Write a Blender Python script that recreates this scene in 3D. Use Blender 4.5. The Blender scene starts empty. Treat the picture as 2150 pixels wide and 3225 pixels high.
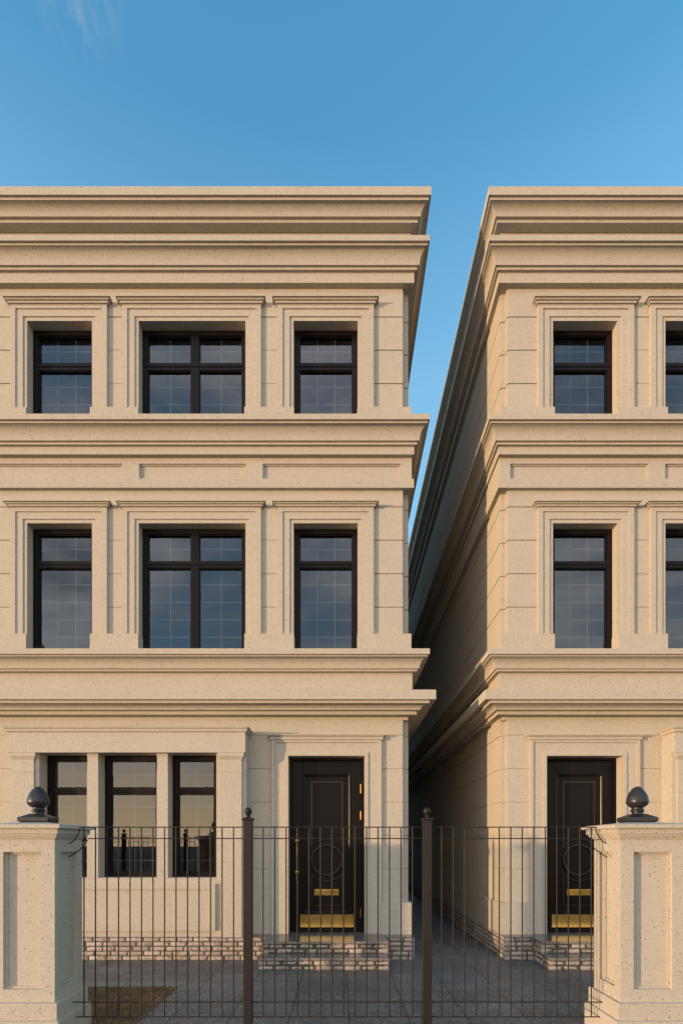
import bpy, bmesh, math, random
from mathutils import Vector, noise
R = math.radians
random.seed(7)
# ---------------------------------------------------------------- scene units
# u = sideways, d = towards the street, v = above eye level, all in 1/230 m, measured at the facade plane
S = 230.0
F = 1680.0
GV = -352.3                     # ground level
W = 715.9                       # twin house is the mirror image about W/2
EL = R(1.5)                     # low evening sun
AZ = math.atan2(-1.87, -1.0)    # compass of the sun (x, y)
C = bpy.context.scene.collection

def px(x, y, d):                # feature position measured on the facade picture grid -> (u, v) at depth d
    k = 1 - d / F
    return (x - 1075) * k, (2659.5 - y) * k
def U(x, d): return (x - 1075) * (1 - d / F)
def V(y, d): return (2659.5 - y) * (1 - d / F)

# ---------------------------------------------------------------- materials
def new_mat(name):
    m = bpy.data.materials.new(name); m.use_nodes = True
    nt = m.node_tree; nt.nodes.clear()
    out = nt.nodes.new('ShaderNodeOutputMaterial')
    b = nt.nodes.new('ShaderNodeBsdfPrincipled')
    nt.links.new(b.outputs[0], out.inputs['Surface'])
    return m, nt, b, out
def N(nt, t, **kw):
    n = nt.nodes.new(t)
    for k, v in kw.items():
        if k.startswith('_'): setattr(n, k[1:], v)
        else: n.inputs[k.replace('__', ' ')].default_value = v
    return n
def L(nt, a, b): nt.links.new(a, b)
def coords(nt): return N(nt, 'ShaderNodeNewGeometry').outputs['Position']
def ramp(nt, fac, stops):
    r = N(nt, 'ShaderNodeValToRGB'); e = r.color_ramp.elements
    while len(e) < len(stops): e.new(0.5)
    for i, (p, c) in enumerate(stops):
        e[i].position = p; e[i].color = (*c, 1) if len(c) == 3 else c
    L(nt, fac, r.inputs[0]); return r.outputs[0]
def mixc(nt, fac, a, b, mode='MIX'):
    m = N(nt, 'ShaderNodeMix', _data_type='RGBA', _blend_type=mode)
    for sock, val in ((m.inputs[0], fac), (m.inputs[6], a), (m.inputs[7], b)):
        if hasattr(val, 'links'): L(nt, val, sock)
        elif isinstance(val, (int, float)): sock.default_value = val
        else: sock.default_value = (*val, 1)
    return m.outputs[2]
def math_(nt, op, a, b=None, c=None, clamp=False):
    m = N(nt, 'ShaderNodeMath', _operation=op); m.use_clamp = clamp
    for i, val in enumerate((a, b, c)):
        if val is None: continue
        if hasattr(val, 'links'): L(nt, val, m.inputs[i])
        else: m.inputs[i].default_value = val
    return m.outputs[0]

def stone_mat(name, base=(0.480, 0.426, 0.354), speck=1.0):
    m, nt, b, out = new_mat(name)
    p = coords(nt)
    big = N(nt, 'ShaderNodeTexNoise', Scale=0.9, Detail=4.0, Roughness=0.6); L(nt, p, big.inputs['Vector'])
    col = ramp(nt, big.outputs[0], [(0.3, tuple(c * 0.97 for c in base)), (0.7, tuple(min(1, c * 1.03) for c in base))])
    mid = N(nt, 'ShaderNodeTexNoise', Scale=14.0, Detail=5.0, Roughness=0.7); L(nt, p, mid.inputs['Vector'])
    col = mixc(nt, 0.35, col, ramp(nt, mid.outputs[0], [(0.25, (0.45, 0.45, 0.45)), (0.75, (0.56, 0.56, 0.56))]), 'OVERLAY')
    # pores and flecks
    hgt = None
    for sc, rad, keep, dark in ((19.0, 0.14, 0.25, (0.08, 0.06, 0.045)), (29.0, 0.20, 0.7, (0.09, 0.07, 0.05)), (48.0, 0.27, 0.85, (0.10, 0.08, 0.06)), (85.0, 0.36, 0.8, (0.20, 0.16, 0.12))):
        mp = N(nt, 'ShaderNodeVectorMath', _operation='MULTIPLY'); L(nt, p, mp.inputs[0]); mp.inputs[1].default_value = (1, 1, 1.25)
        vo = N(nt, 'ShaderNodeTexVoronoi', Scale=sc * speck); L(nt, mp.outputs[0], vo.inputs['Vector'])
        wn = N(nt, 'ShaderNodeSeparateColor'); L(nt, vo.outputs['Color'], wn.inputs[0])
        r = math_(nt, 'MULTIPLY', wn.outputs[0], rad)
        dd = math_(nt, 'SUBTRACT', r, vo.outputs['Distance'])
        s = math_(nt, 'MULTIPLY', dd, 22.0, clamp=True)
        k = math_(nt, 'LESS_THAN', wn.outputs[1], keep)
        s = math_(nt, 'MULTIPLY', s, k)
        col = mixc(nt, math_(nt, 'MULTIPLY', s, 0.85), col, dark)
        hgt = s if hgt is None else math_(nt, 'ADD', hgt, s)
    L(nt, col, b.inputs['Base Color'])
    b.inputs['Roughness'].default_value = 0.82; b.inputs['Specular IOR Level'].default_value = 0.25
    h = math_(nt, 'SUBTRACT', math_(nt, 'MULTIPLY', mid.outputs[0], 0.35), hgt)
    bp = N(nt, 'ShaderNodeBump', Strength=0.25, Distance=0.004); L(nt, h, bp.inputs['Height']); L(nt, bp.outputs[0], b.inputs['Normal'])
    return m

def brick_mat():
    m, nt, b, out = new_mat('weathered_brick'); p = coords(nt)
    at = N(nt, 'ShaderNodeAttribute', _attribute_name='tone')
    c0 = ramp(nt, at.outputs['Fac'], [(0.0, (0.35, 0.275, 0.235)), (0.5, (0.44, 0.36, 0.31)), (1.0, (0.52, 0.435, 0.38))])
    n = N(nt, 'ShaderNodeTexNoise', Scale=12.0, Detail=8.0, Roughness=0.72); L(nt, p, n.inputs['Vector'])
    c1 = mixc(nt, ramp(nt, n.outputs[0], [(0.50, (0, 0, 0)), (0.66, (0.9, 0.9, 0.9))]), c0, (0.12, 0.115, 0.075))
    n2 = N(nt, 'ShaderNodeTexNoise', Scale=70.0, Detail=5.0); L(nt, p, n2.inputs['Vector'])
    c2 = mixc(nt, ramp(nt, n2.outputs[0], [(0.60, (0, 0, 0)), (0.72, (0.8, 0.8, 0.8))]), c1, (0.22, 0.18, 0.15))
    L(nt, c2, b.inputs['Base Color']); b.inputs['Roughness'].default_value = 0.9
    bp = N(nt, 'ShaderNodeBump', Strength=0.5, Distance=0.01); L(nt, n2.outputs[0], bp.inputs['Height']); L(nt, bp.outputs[0], b.inputs['Normal'])
    return m

def simple_mat(name, col, rough=0.6, metal=0.0, nscale=None, namt=0.15, bump=0.0, spec=0.5, stretch=(1, 1, 1)):
    m, nt, b, out = new_mat(name)
    b.inputs['Base Color'].default_value = (*col, 1); b.inputs['Roughness'].default_value = rough
    b.inputs['Metallic'].default_value = metal; b.inputs['Specular IOR Level'].default_value = spec
    if nscale:
        p = coords(nt)
        mp = N(nt, 'ShaderNodeVectorMath', _operation='MULTIPLY'); L(nt, p, mp.inputs[0]); mp.inputs[1].default_value = stretch
        n = N(nt, 'ShaderNodeTexNoise', Scale=nscale, Detail=6.0, Roughness=0.65); L(nt, mp.outputs[0], n.inputs['Vector'])
        L(nt, ramp(nt, n.outputs[0], [(0.3, tuple(c * (1 - namt) for c in col)), (0.7, tuple(min(1, c * (1 + namt)) for c in col))]), b.inputs['Base Color'])
        L(nt, ramp(nt, n.outputs[0], [(0.3, (rough * 0.85,) * 3), (0.7, (min(1, rough * 1.15),) * 3)]), b.inputs['Roughness'])
        if bump:
            bp = N(nt, 'ShaderNodeBump', Strength=bump, Distance=0.003); L(nt, n.outputs[0], bp.inputs['Height']); L(nt, bp.outputs[0], b.inputs['Normal'])
    return m

def paving_mat(name='granite_paving', tu=120.5, td=85.5, ou=15.0, od=136.7, tint=1.1, rough=0.5, wet=False):
    m, nt, b, out = new_mat(name); p = coords(nt)
    sp = N(nt, 'ShaderNodeSeparateXYZ'); L(nt, p, sp.inputs[0])
    def joint(sock, size, off, w):
        a = math_(nt, 'DIVIDE', math_(nt, 'SUBTRACT', sock, off), size)
        fr = math_(nt, 'SUBTRACT', a, math_(nt, 'ROUND', a))
        return math_(nt, 'LESS_THAN', math_(nt, 'ABSOLUTE', fr), w / size), math_(nt, 'FLOOR', a)
    jx, ix = joint(sp.outputs[0], tu / S, ou / S, 0.005)
    jy, iy = joint(sp.outputs[1], td / S, -od / S, 0.005)
    j = math_(nt, 'MAXIMUM', jx, jy)
    cid = N(nt, 'ShaderNodeCombineXYZ'); L(nt, ix, cid.inputs[0]); L(nt, iy, cid.inputs[1])
    wn = N(nt, 'ShaderNodeTexWhiteNoise'); L(nt, cid.outputs[0], wn.inputs[0])
    n1 = N(nt, 'ShaderNodeTexNoise', Scale=130.0, Detail=4.0, Roughness=0.8); L(nt, p, n1.inputs['Vector'])
    vo = N(nt, 'ShaderNodeTexVoronoi', Scale=95.0); L(nt, p, vo.inputs['Vector'])
    se = N(nt, 'ShaderNodeSeparateColor'); L(nt, vo.outputs['Color'], se.inputs[0])
    base = ramp(nt, se.outputs[0], [(0.0, (0.045 * tint, 0.044 * tint, 0.045 * tint)), (0.6, (0.115 * tint, 0.112 * tint, 0.112 * tint)), (1.0, (0.28 * tint, 0.27 * tint, 0.26 * tint))])
    base = mixc(nt, 0.5, base, ramp(nt, n1.outputs[0], [(0.3, (0.3, 0.3, 0.3)), (0.7, (0.7, 0.7, 0.7))]), 'OVERLAY')
    n2 = N(nt, 'ShaderNodeTexNoise', Scale=1.7, Detail=5.0, Roughness=0.6); L(nt, p, n2.inputs['Vector'])
    base = mixc(nt, 1.0, base, ramp(nt, n2.outputs[0], [(0.25, (0.78, 0.76, 0.74)), (0.75, (1.12, 1.12, 1.12))]), 'MULTIPLY')
    base = mixc(nt, 1.0, base, ramp(nt, wn.outputs[0], [(0, (0.86, 0.86, 0.86)), (1, (1.1, 1.1, 1.1))]), 'MULTIPLY')
    col = mixc(nt, j, base, (0.012, 0.012, 0.012))
    L(nt, col, b.inputs['Base Color']); b.inputs['Roughness'].default_value = rough
    h = math_(nt, 'SUBTRACT', math_(nt, 'MULTIPLY', n1.outputs[0], 0.4), math_(nt, 'MULTIPLY', j, 1.5))
    bp = N(nt, 'ShaderNodeBump', Strength=0.2 if wet else 0.4, Distance=0.004); L(nt, h, bp.inputs['Height']); L(nt, bp.outputs[0], b.inputs['Normal'])
    return m

def glass_mat():
    m = bpy.data.materials.new('window_glass'); m.use_nodes = True; nt = m.node_tree; nt.nodes.clear()
    out = nt.nodes.new('ShaderNodeOutputMaterial')
    fr = N(nt, 'ShaderNodeFresnel', IOR=1.85)
    ge = N(nt, 'ShaderNodeNewGeometry')
    f2 = math_(nt, 'MULTIPLY', math_(nt, 'MULTIPLY_ADD', fr.outputs[0], 1.0, 0.01, clamp=True), math_(nt, 'SUBTRACT', 1.0, ge.outputs['Backfacing']))
    g = N(nt, 'ShaderNodeBsdfGlossy', Roughness=0.012); g.inputs['Color'].default_value = (0.92, 0.95, 1.0, 1)
    t = N(nt, 'ShaderNodeBsdfTransparent'); t.inputs['Color'].default_value = (0.78, 0.80, 0.82, 1)
    n = N(nt, 'ShaderNodeTexNoise', Scale=1.3, Detail=1.0); L(nt, coords(nt), n.inputs['Vector'])
    bp = N(nt, 'ShaderNodeBump', Strength=0.012, Distance=0.02); L(nt, n.outputs[0], bp.inputs['Height']); L(nt, bp.outputs[0], g.inputs['Normal'])
    mx = N(nt, 'ShaderNodeMixShader'); L(nt, f2, mx.inputs[0]); L(nt, t.outputs[0], mx.inputs[1]); L(nt, g.outputs[0], mx.inputs[2])
    L(nt, mx.outputs[0], out.inputs['Surface']); return m

M = {}
M['stone'] = stone_mat('beige_limestone')
M['pier'] = stone_mat('pier_limestone', base=(0.480, 0.426, 0.357), speck=1.0)
M['brick'] = brick_mat()
M['mortar'] = simple_mat('dark_mortar', (0.075, 0.068, 0.05), 0.95, nscale=40, namt=0.5, bump=0.5)
M['frame'] = simple_mat('stained_window_wood', (0.008, 0.0062, 0.0064), 0.42, nscale=9, namt=0.35, bump=0.15, spec=0.15, stretch=(6, 6, 1))
M['door'] = simple_mat('dark_door_paint', (0.0075, 0.0062, 0.0064), 0.3, nscale=14, namt=0.3, bump=0.05, spec=0.10, stretch=(8, 8, 0.7))
M['gloss'] = simple_mat('gloss_door_paint', (0.0075, 0.0062, 0.0064), 0.25, spec=0.25)
M['brass'] = simple_mat('polished_brass', (0.66, 0.42, 0.115), 0.17, 1.0, nscale=7, namt=0.14, bump=0.05)
M['old_brass'] = simple_mat('aged_brass', (0.34, 0.20, 0.055), 0.32, 1.0, nscale=20, namt=0.3, bump=0.05)
M['iron'] = simple_mat('bronze_iron', (0.019, 0.0150, 0.0138), 0.5, 0.0, nscale=25, namt=0.15, bump=0.05, spec=0.3)
M['finial'] = simple_mat('black_iron', (0.030, 0.029, 0.031), 0.36, 0.3, nscale=20, namt=0.2, bump=0.04)
M['glass'] = glass_mat()
M['bars'] = simple_mat('glazing_bar_white', (0.12, 0.13, 0.15), 0.5)
M['paving'] = paving_mat()
M['landing'] = paving_mat('landing_granite', tu=60, td=200, ou=15, od=40, tint=1.15, rough=0.16, wet=True)
M['edging'] = simple_mat('exposed_aggregate', (0.25, 0.21, 0.175), 0.85, nscale=110, namt=0.85, bump=0.7)
M['street'] = simple_mat('street_asphalt', (0.055, 0.053, 0.05), 0.85, nscale=60, namt=0.3, bump=0.3)
M['soil'] = simple_mat('lawn_soil', (0.10, 0.072, 0.036), 0.95, nscale=30, namt=0.5, bump=0.5)
M['blade'] = simple_mat('dry_grass', (0.30, 0.185, 0.09), 0.8, nscale=6, namt=0.5)
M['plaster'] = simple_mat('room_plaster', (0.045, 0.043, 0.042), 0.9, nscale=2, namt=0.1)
M['roof'] = simple_mat('flat_roof_felt', (0.12, 0.11, 0.10), 0.9, nscale=8, namt=0.3)

# ---------------------------------------------------------------- mesh building
def to_world(p, mir):
    u, d, v = p
    return Vector((((W - u) if mir else u) / S, -d / S, (v - GV) / S))

class MB:
    def __init__(s): s.v = []; s.f = []; s.tone = []
    def box(s, u0, u1, d0, d1, v0, v1):
        if u0 > u1: u0, u1 = u1, u0
        if d0 > d1: d0, d1 = d1, d0
        if v0 > v1: v0, v1 = v1, v0
        b = len(s.v)
        s.v += [(u, d, v) for v in (v0, v1) for d in (d0, d1) for u in (u0, u1)]
        for f in ((0, 1, 3, 2), (4, 6, 7, 5), (0, 4, 5, 1), (2, 3, 7, 6), (0, 2, 6, 4), (1, 5, 7, 3)):
            s.f.append(tuple(b + i for i in f))
        return s
    def loft(s, rings, closed=True, caps=True):
        b = len(s.v); n = len(rings[0])
        for r in rings: s.v += list(r)
        for i in range(len(rings) - 1):
            for j in range(n if closed else n - 1):
                k = (j + 1) % n
                s.f.append((b + i * n + j, b + i * n + k, b + (i + 1) * n + k, b + (i + 1) * n + j))
        if caps:
            s.f.append(tuple(b + j for j in range(n))[::-1])
            s.f.append(tuple(b + (len(rings) - 1) * n + j for j in range(n)))
        return s
    def lathe(s, u, d, prof, n=32):      # prof: (radius, v)
        rings = []
        for r, v in prof:
            rings.append([(u + max(r, 0.01) * math.cos(2 * math.pi * k / n), d + max(r, 0.01) * math.sin(2 * math.pi * k / n), v) for k in range(n)])
        return s.loft(rings)
    def tube(s, pts, r, n=10):
        rings = []
        P = [Vector(p) for p in pts]
        for i, p in enumerate(P):
            t = (P[min(i + 1, len(P) - 1)] - P[max(i - 1, 0)]).normalized()
            a = t.cross(Vector((0, 1, 0)))
            if a.length < 1e-4: a = Vector((1, 0, 0))
            a.normalize(); c = t.cross(a)
            rings.append([tuple(p + a * r * math.cos(2 * math.pi * k / n) + c * r * math.sin(2 * math.pi * k / n)) for k in range(n)])
        return s.loft(rings)
    def build(s, name, mat, parent=None, mir=False, smooth=False, bevel=0.0, ang=35):
        me = bpy.data.meshes.new(name)
        me.from_pydata([to_world(p, mir) for p in s.v], [], s.f)
        me.validate()
        bm = bmesh.new(); bm.from_mesh(me)
        bmesh.ops.recalc_face_normals(bm, faces=bm.faces)
        bm.to_mesh(me); bm.free()
        me.materials.append(mat)
        if smooth:
            me.polygons.foreach_set('use_smooth', [True] * len(me.polygons))
            me.set_sharp_from_angle(angle=R(ang))
        o = bpy.data.objects.new(name, me); C.objects.link(o)
        if parent is not None:
            o.parent = parent; o.matrix_parent_inverse = parent.matrix_world.inverted()
        if bevel:
            bv = o.modifiers.new('bevel', 'BEVEL'); bv.width = bevel / S; bv.segments = 2; bv.limit_method = 'ANGLE'
            bv.harden_normals = False
        return o

def tag(o, label=None, cat=None, group=None, kind=None):
    if label: o['label'] = label
    if cat: o['category'] = cat
    if group: o['group'] = group
    if kind: o['kind'] = kind
    return o
def empty(name, p, mir=False):
    o = bpy.data.objects.new(name, None); C.objects.link(o); o.location = to_world(p, mir)
    o.empty_display_size = 0.3
    bpy.context.view_layer.update(); return o

def cut(rect, holes):            # rectangle (u0,u1,v0,v1) minus holes -> rectangles
    out = [rect]
    for h in holes:
        nxt = []
        for r in out:
            a0, a1, b0, b1 = r; c0, c1, e0, e1 = h
            if c0 >= a1 or c1 <= a0 or e0 >= b1 or e1 <= b0: nxt.append(r); continue
            if c0 > a0: nxt.append((a0, c0, b0, b1))
            if c1 < a1: nxt.append((c1, a1, b0, b1))
            m0, m1 = max(a0, c0), min(a1, c1)
            if e0 > b0: nxt.append((m0, m1, b0, e0))
            if e1 < b1: nxt.append((m0, m1, e1, b1))
        out = nxt
    return out

# ---------------------------------------------------------------- the house
XR, XL = 212.4, -1149.4          # side planes
BR, BL = 192.3, -1129.3          # edges of the front block
BACK = -3400
FW = -30.0                       # plane of the upper window frames

def sweep(mb, prof):             # prof: (v, d, q) from bottom to top, swept round left side, front and right side
    rings = []
    for v, d, q in prof:
        rings.append([(XL - q, BACK, v), (XL - q, d, v), (XR + q, d, v), (XR + q, BACK, v)])
    b = len(mb.v)
    for r in rings: mb.v += r
    n = 4
    for i in range(len(rings) - 1):
        for j in range(3):
            mb.f.append((b + i * n + j, b + i * n + j + 1, b + (i + 1) * n + j + 1, b + (i + 1) * n + j))
    return mb

def cove(v0, d0, q0, v1, d1, q1, n=7, full=1.0):
    """concave quarter curve from (v0,d0) bottom to (v1,d1) top"""
    pts = []
    for i in range(n + 1):
        t = i / n * math.pi / 2
        pts.append((v0 + (v1 - v0) * math.sin(t), d0 + (d1 - d0) * (1 - math.cos(t)) * full + (d1 - d0) * (1 - full) * i / n,
                    q0 + (q1 - q0) * (1 - math.cos(t)) * full + (q1 - q0) * (1 - full) * i / n))
    return pts

def cornice_profile(ybot, yf, ys1, yc0, yc1, yfill, ytop, dl, base):
    """bottom: wall (base d,q) at ybot; fascia bottom/top yf; strip ys1; cove yc0..yc1; top face yfill..ytop
       dl = list of (d, q) for fascia, strip, cove bottom, strip2, face"""
    (df, qf), (d1, q1), (dc, qc), (d2, q2), (dt, qt) = dl
    bd, bq = base
    p = []
    vb = V(yf[0], df)
    p += [(vb, bd - 26, bq - 26), (vb, df, qf), (V(yf[1], df), df, qf)]
    v = V(ys1[0], d1); p[-1] = (v, df, qf); p += [(v, d1, q1)]
    v = V(yc0, dc); p += [(v, d1, q1), (v, dc, qc)]
    vt = V(yc1, d2)
    p += cove(v, dc, qc, vt, d2 - 1, q2 - 1)[1:]
    p += [(vt, d2, q2)]
    v = V(yfill, dt); p += [(v, d2, q2), (v, dt, qt)]
    v = V(ytop, dt); p += [(v, dt, qt), (v + 1.0, bd - 8, bq - 8)]
    return p

B_D = [(17.1, 13.9), (25.2, 22.0), (31.7, 27.9), (53.5, 49.7), (60.8, 55.6)]

SINGLES = [(-150.7, 51.5), (-987.4, -783.8)]
DOUBLE = (-637.1, -301.6)
OPENINGS = [(SINGLES[1], 1), (DOUBLE, 2), (SINGLES[0], 1)]
MARG = 49.8

def surround(mb, u0, u1, vb, vt, crown):
    """three stepped fillets round an opening, plus crown; vt opening top, vb bottom"""
    w = [(0, 11.6, 2.2), (11.6, 33.2, 5.5), (33.2, MARG, 8.8)]
    for a, b, d in w:
        mb.box(u0 - b, u0 - a, -1, d, vb, vt + b)
        mb.box(u1 + a, u1 + b, -1, d, vb, vt + b)
        mb.box(u0 - a, u1 + a, -1, d, vt + a, vt + b)
    top = vt + MARG
    o0, o1 = u0 - MARG, u1 + MARG
    for (h0, h1, d) in crown:
        e = d - 8.8
        mb.box(o0 - e, o1 + e, -1, d, top + h0, top + h1)

def upper_window(parent, mir, u0, u1, vb, vt, cells, vtr, hs_up, hs_lo):
    """frame mesh with glass and glazing bars as its sub-parts; vtr = (transom bottom, transom top)"""
    m = MB(); fw = 16.0
    ft = 19.0
    d0, d1 = FW - 9, FW
    m.box(u0, u0 + fw, d0, d1, vb, vt); m.box(u1 - fw, u1, d0, d1, vb, vt)
    m.box(u0 + fw, u1 - fw, d0, d1, vt - ft + 4, vt)
    m.box(u0 + fw, u1 - fw, d0, d1, vb, vb + 6)
    tb, tt = vtr
    tm = (tb + tt) / 2
    m.box(u0 + 1.5, u1 - 1.5, d0, d1 + 1.2, tm - 1.0, tm + 5)        # weather lip
    m.box(u0 + fw, u1 - fw, d0, d1 - 0.8, tb, tm - 1.9)
    m.box(u0 + fw, u1 - fw, d0, d1 - 0.8, tm + 5, tt)
    m.box(u0 + fw, u1 - fw, d0, d1 - 3.4, tm - 1.9, tm - 1.0)
    panes = []
    if cells == 2:
        c = (u0 + u1) / 2
        m.box(c - 12, c - 0.6, d0, d1 - 0.8, vb + 6, tb); m.box(c + 0.6, c + 12, d0, d1 - 0.8, vb + 6, tb)
        m.box(c - 12, c - 0.6, d0, d1 - 0.8, tt, vt - ft + 4); m.box(c + 0.6, c + 12, d0, d1 - 0.8, tt, vt - ft + 4)
        m.box(c - 0.6, c + 0.6, d0, d1 - 3, vb + 6, vt - ft + 4)
        cols = [(u0 + fw, c - 12), (c + 12, u1 - fw)]
    else: cols = [(u0 + fw, u1 - fw)]
    fr = m
    g = MB(); bars = MB()
    for a, b in cols:
        for lo, hi, hs in ((tt, vt - ft + 4, hs_up), (vb + 6, tb, hs_lo)):
            # inner sash step
            s = 3.0
            fr.box(a, a + s, d0 - 3, d1 - 4, lo, hi); fr.box(b - s, b, d0 - 3, d1 - 4, lo, hi)
            fr.box(a + s, b - s, d0 - 3, d1 - 4, hi - s, hi); fr.box(a + s, b - s, d0 - 3, d1 - 4, lo, lo + s)
            g.box(a + s, b - s, d0 - 1.5, d0 - 0.5, lo + s, hi - s)
            nv = 2 if cells == 1 else 1
            for i in range(1, nv + 1):
                x = a + (b - a) * i / (nv + 1)
                bars.box(x - 1.3, x + 1.3, d0 - 6, d0 - 4, lo + s, hi - s)
            for h in hs: bars.box(a + s, b - s, d0 - 4.1, d0 - 3, h - 1.3, h + 1.3)
    wdw = fr.build('window', M['frame'], parent, mir)
    g.build('pane', M['glass'], wdw, mir); bars.build('glazing_bars', M['bars'], wdw, mir)

def bay_window(parent, mir, u0, u1, vb, vt):
    d1 = 9.6; d0 = 1.0; m = MB(); fw = 17
    m.box(u0, u0 + fw, d0, d1, vb, vt); m.box(u1 - fw, u1, d0, d1, vb, vt)
    m.box(u0 + fw, u1 - fw, d0, d1, vt - 15.5, vt); m.box(u0 + fw, u1 - fw, d0, d1, vb, vb + 15)
    tt, tb = V(2482, 9), V(2500, 9); tm = (tt + tb) / 2
    m.box(u0 + 1.5, u1 - 1.5, d0, d1 + 1.2, tm - 1.0, tm + 4)
    m.box(u0 + fw, u1 - fw, d0, d1 - 0.8, tb, tm - 1.9); m.box(u0 + fw, u1 - fw, d0, d1 - 0.8, tm + 4, tt)
    m.box(u0 + fw, u1 - fw, d0, d1 - 3.4, tm - 1.9, tm - 1.0)
    g = MB(); bars = MB(); a, b = u0 + fw, u1 - fw; s = 3
    for lo, hi, hs in ((tt, vt - 15.5, [2440.3]), (vb + 15, tb, [2541.3, 2625.5, 2709.7])):
        m.box(a, a + s, d0 - 3, d1 - 4, lo, hi); m.box(b - s, b, d0 - 3, d1 - 4, lo, hi)
        m.box(a + s, b - s, d0 - 3, d1 - 4, hi - s, hi); m.box(a + s, b - s, d0 - 3, d1 - 4, lo, lo + s)
        g.box(a + s, b - s, d0 - 1.5, d0 - 0.5, lo + s, hi - s)
        c = (a + b) / 2; bars.box(c - 1.3, c + 1.3, d0 - 6, d0 - 4, lo + s, hi - s)
        for y in hs:
            h = V(y, d0 - 3); bars.box(a + s, b - s, d0 - 4.1, d0 - 3, h - 1.3, h + 1.3)
    wdw = m.build('bay_window', M['frame'], parent, mir)
    g.build('pane', M['glass'], wdw, mir); bars.build('glazing_bars', M['bars'], wdw, mir)

def brick_run(mb, org, axis, length, rows, tone, face_out, seed, v0, bh, depth=14, blen=51.0):
    """courses of rough bricks; axis 'u' runs sideways with face towards +d, 'd' runs back with face towards face_out*u"""
    rnd = random.Random(seed)
    for r in range(rows):
        x = -rnd.uniform(0, 6) - (blen / 2 if r % 2 else 0)
        while x < length:
            bl = blen + rnd.uniform(-2.5, 2.5) - (blen * .3 if rnd.random() < 0.08 else 0)
            a, b = max(x, 0), min(x + bl - 3.8 - rnd.uniform(0, 1.8), length)
            x += bl
            if b - a < 5: continue
            lo = v0 + r * bh + 0.7 + rnd.uniform(0, .5); hi = v0 + (r + 1) * bh - 1.9 - rnd.uniform(0, .7)
            bulge = rnd.uniform(-0.9, 0.9)
            nx, nz = 7, 3; tn = rnd.random()
            base = len(mb.v)
            grid = []
            for iz in range(nz + 1):
                for ix in range(nx + 1):
                    fx, fz = ix / nx, iz / nz
                    e = min(fx * nx, (1 - fx) * nx, 1) * min(fz * nz, (1 - fz) * nz, 1)
                    s_ = a + (b - a) * fx; vv = lo + (hi - lo) * fz
                    nn = noise.noise(Vector((s_ * .12 + seed * 7, vv * .16, seed * 3.1)))
                    n2 = noise.noise(Vector((s_ * .2 + 40, vv * .25 + seed * 5, 9)))
                    out = bulge + nn * 1.5 - (1 - e) * 2.0
                    if e < .5: vv += n2 * 1.1; s_ += nn * 1.4
                    s_ = min(max(s_, 0), length)
                    grid.append((s_, out, vv))
            def P(s_, out, vv):
                if axis == 'u': return (org[0] + s_, org[1] + out, vv)
                return (org[0] + face_out * out, org[1] - s_, vv)
            mb.v += [P(*g) for g in grid]
            n = nx + 1
            for iz in range(nz):
                for ix in range(nx):
                    i = base + iz * n + ix; mb.f.append((i, i + 1, i + n + 1, i + n)); mb.tone.append(tn)
            # sides back into the mortar
            edge = [base + ix for ix in range(n)] + [base + iz * n + nx for iz in range(1, nz + 1)] + \
                   [base + nz * n + ix for ix in range(nx - 1, -1, -1)] + [base + iz * n for iz in range(nz - 1, 0, -1)]
            bb = len(mb.v)
            for k in edge:
                g = grid[k - base]; mb.v.append(P(g[0], -depth, g[2]))
            m_ = len(edge)
            for k in range(m_):
                mb.f.append((edge[k], bb + k, bb + (k + 1) % m_, edge[(k + 1) % m_])); mb.tone.append(tn)

def build_bricks(mb, name, parent, mir):
    tones = list(mb.tone)
    me = bpy.data.meshes.new(name); me.from_pydata([to_world(p, mir) for p in mb.v], [], mb.f)
    at = me.attributes.new('tone', 'FLOAT', 'FACE'); at.data.foreach_set('value', tones)
    bm = bmesh.new(); bm.from_mesh(me); bmesh.ops.recalc_face_normals(bm, faces=bm.faces); bm.to_mesh(me); bm.free()
    me.materials.append(M['brick'])
    me.polygons.foreach_set('use_smooth', [True] * len(me.polygons)); me.set_sharp_from_angle(angle=R(50))
    o = bpy.data.objects.new(name, me); C.objects.link(o); o.parent = parent; o.matrix_parent_inverse = parent.matrix_world.inverted()
    return o

def ring_strip(mb, cx, cv, r0, r1, d0, d1, a0, a1, n=40):
    """raised ring sector in the facade plane"""
    rings = []
    for i in range(n + 1):
        a = a0 + (a1 - a0) * i / n; c, s_ = math.cos(a), math.sin(a)
        rm = (r0 + r1) / 2
        rings.append([(cx + r0 * c, d0, cv + r0 * s_), (cx + r0 * c, d1 - .8, cv + r0 * s_), (cx + rm * c, d1, cv + rm * s_), (cx + r1 * c, d1 - .8, cv + r1 * s_), (cx + r1 * c, d0, cv + r1 * s_)])
    mb.loft(rings)

def frame_mould(mb, u0, u1, v0, v1, w, d0, d1):
    """mitred picture-frame moulding with a raised middle"""
    prof = [(0, d0), (0, d1 - 1.0), (w * .28, d1), (w * .5, d1 - 1.2), (w * .72, d1 - .3), (w, d1 - 2.2), (w, d0)]
    rings = []
    for cu, cv, su, sv in ((u0, v0, 1, 1), (u1, v0, -1, 1), (u1, v1, -1, -1), (u0, v1, 1, -1), (u0, v0, 1, 1)):
        rings.append([(cu + su * o, d, cv + sv * o) for o, d in prof])
    mb.loft(rings, caps=False)

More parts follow.
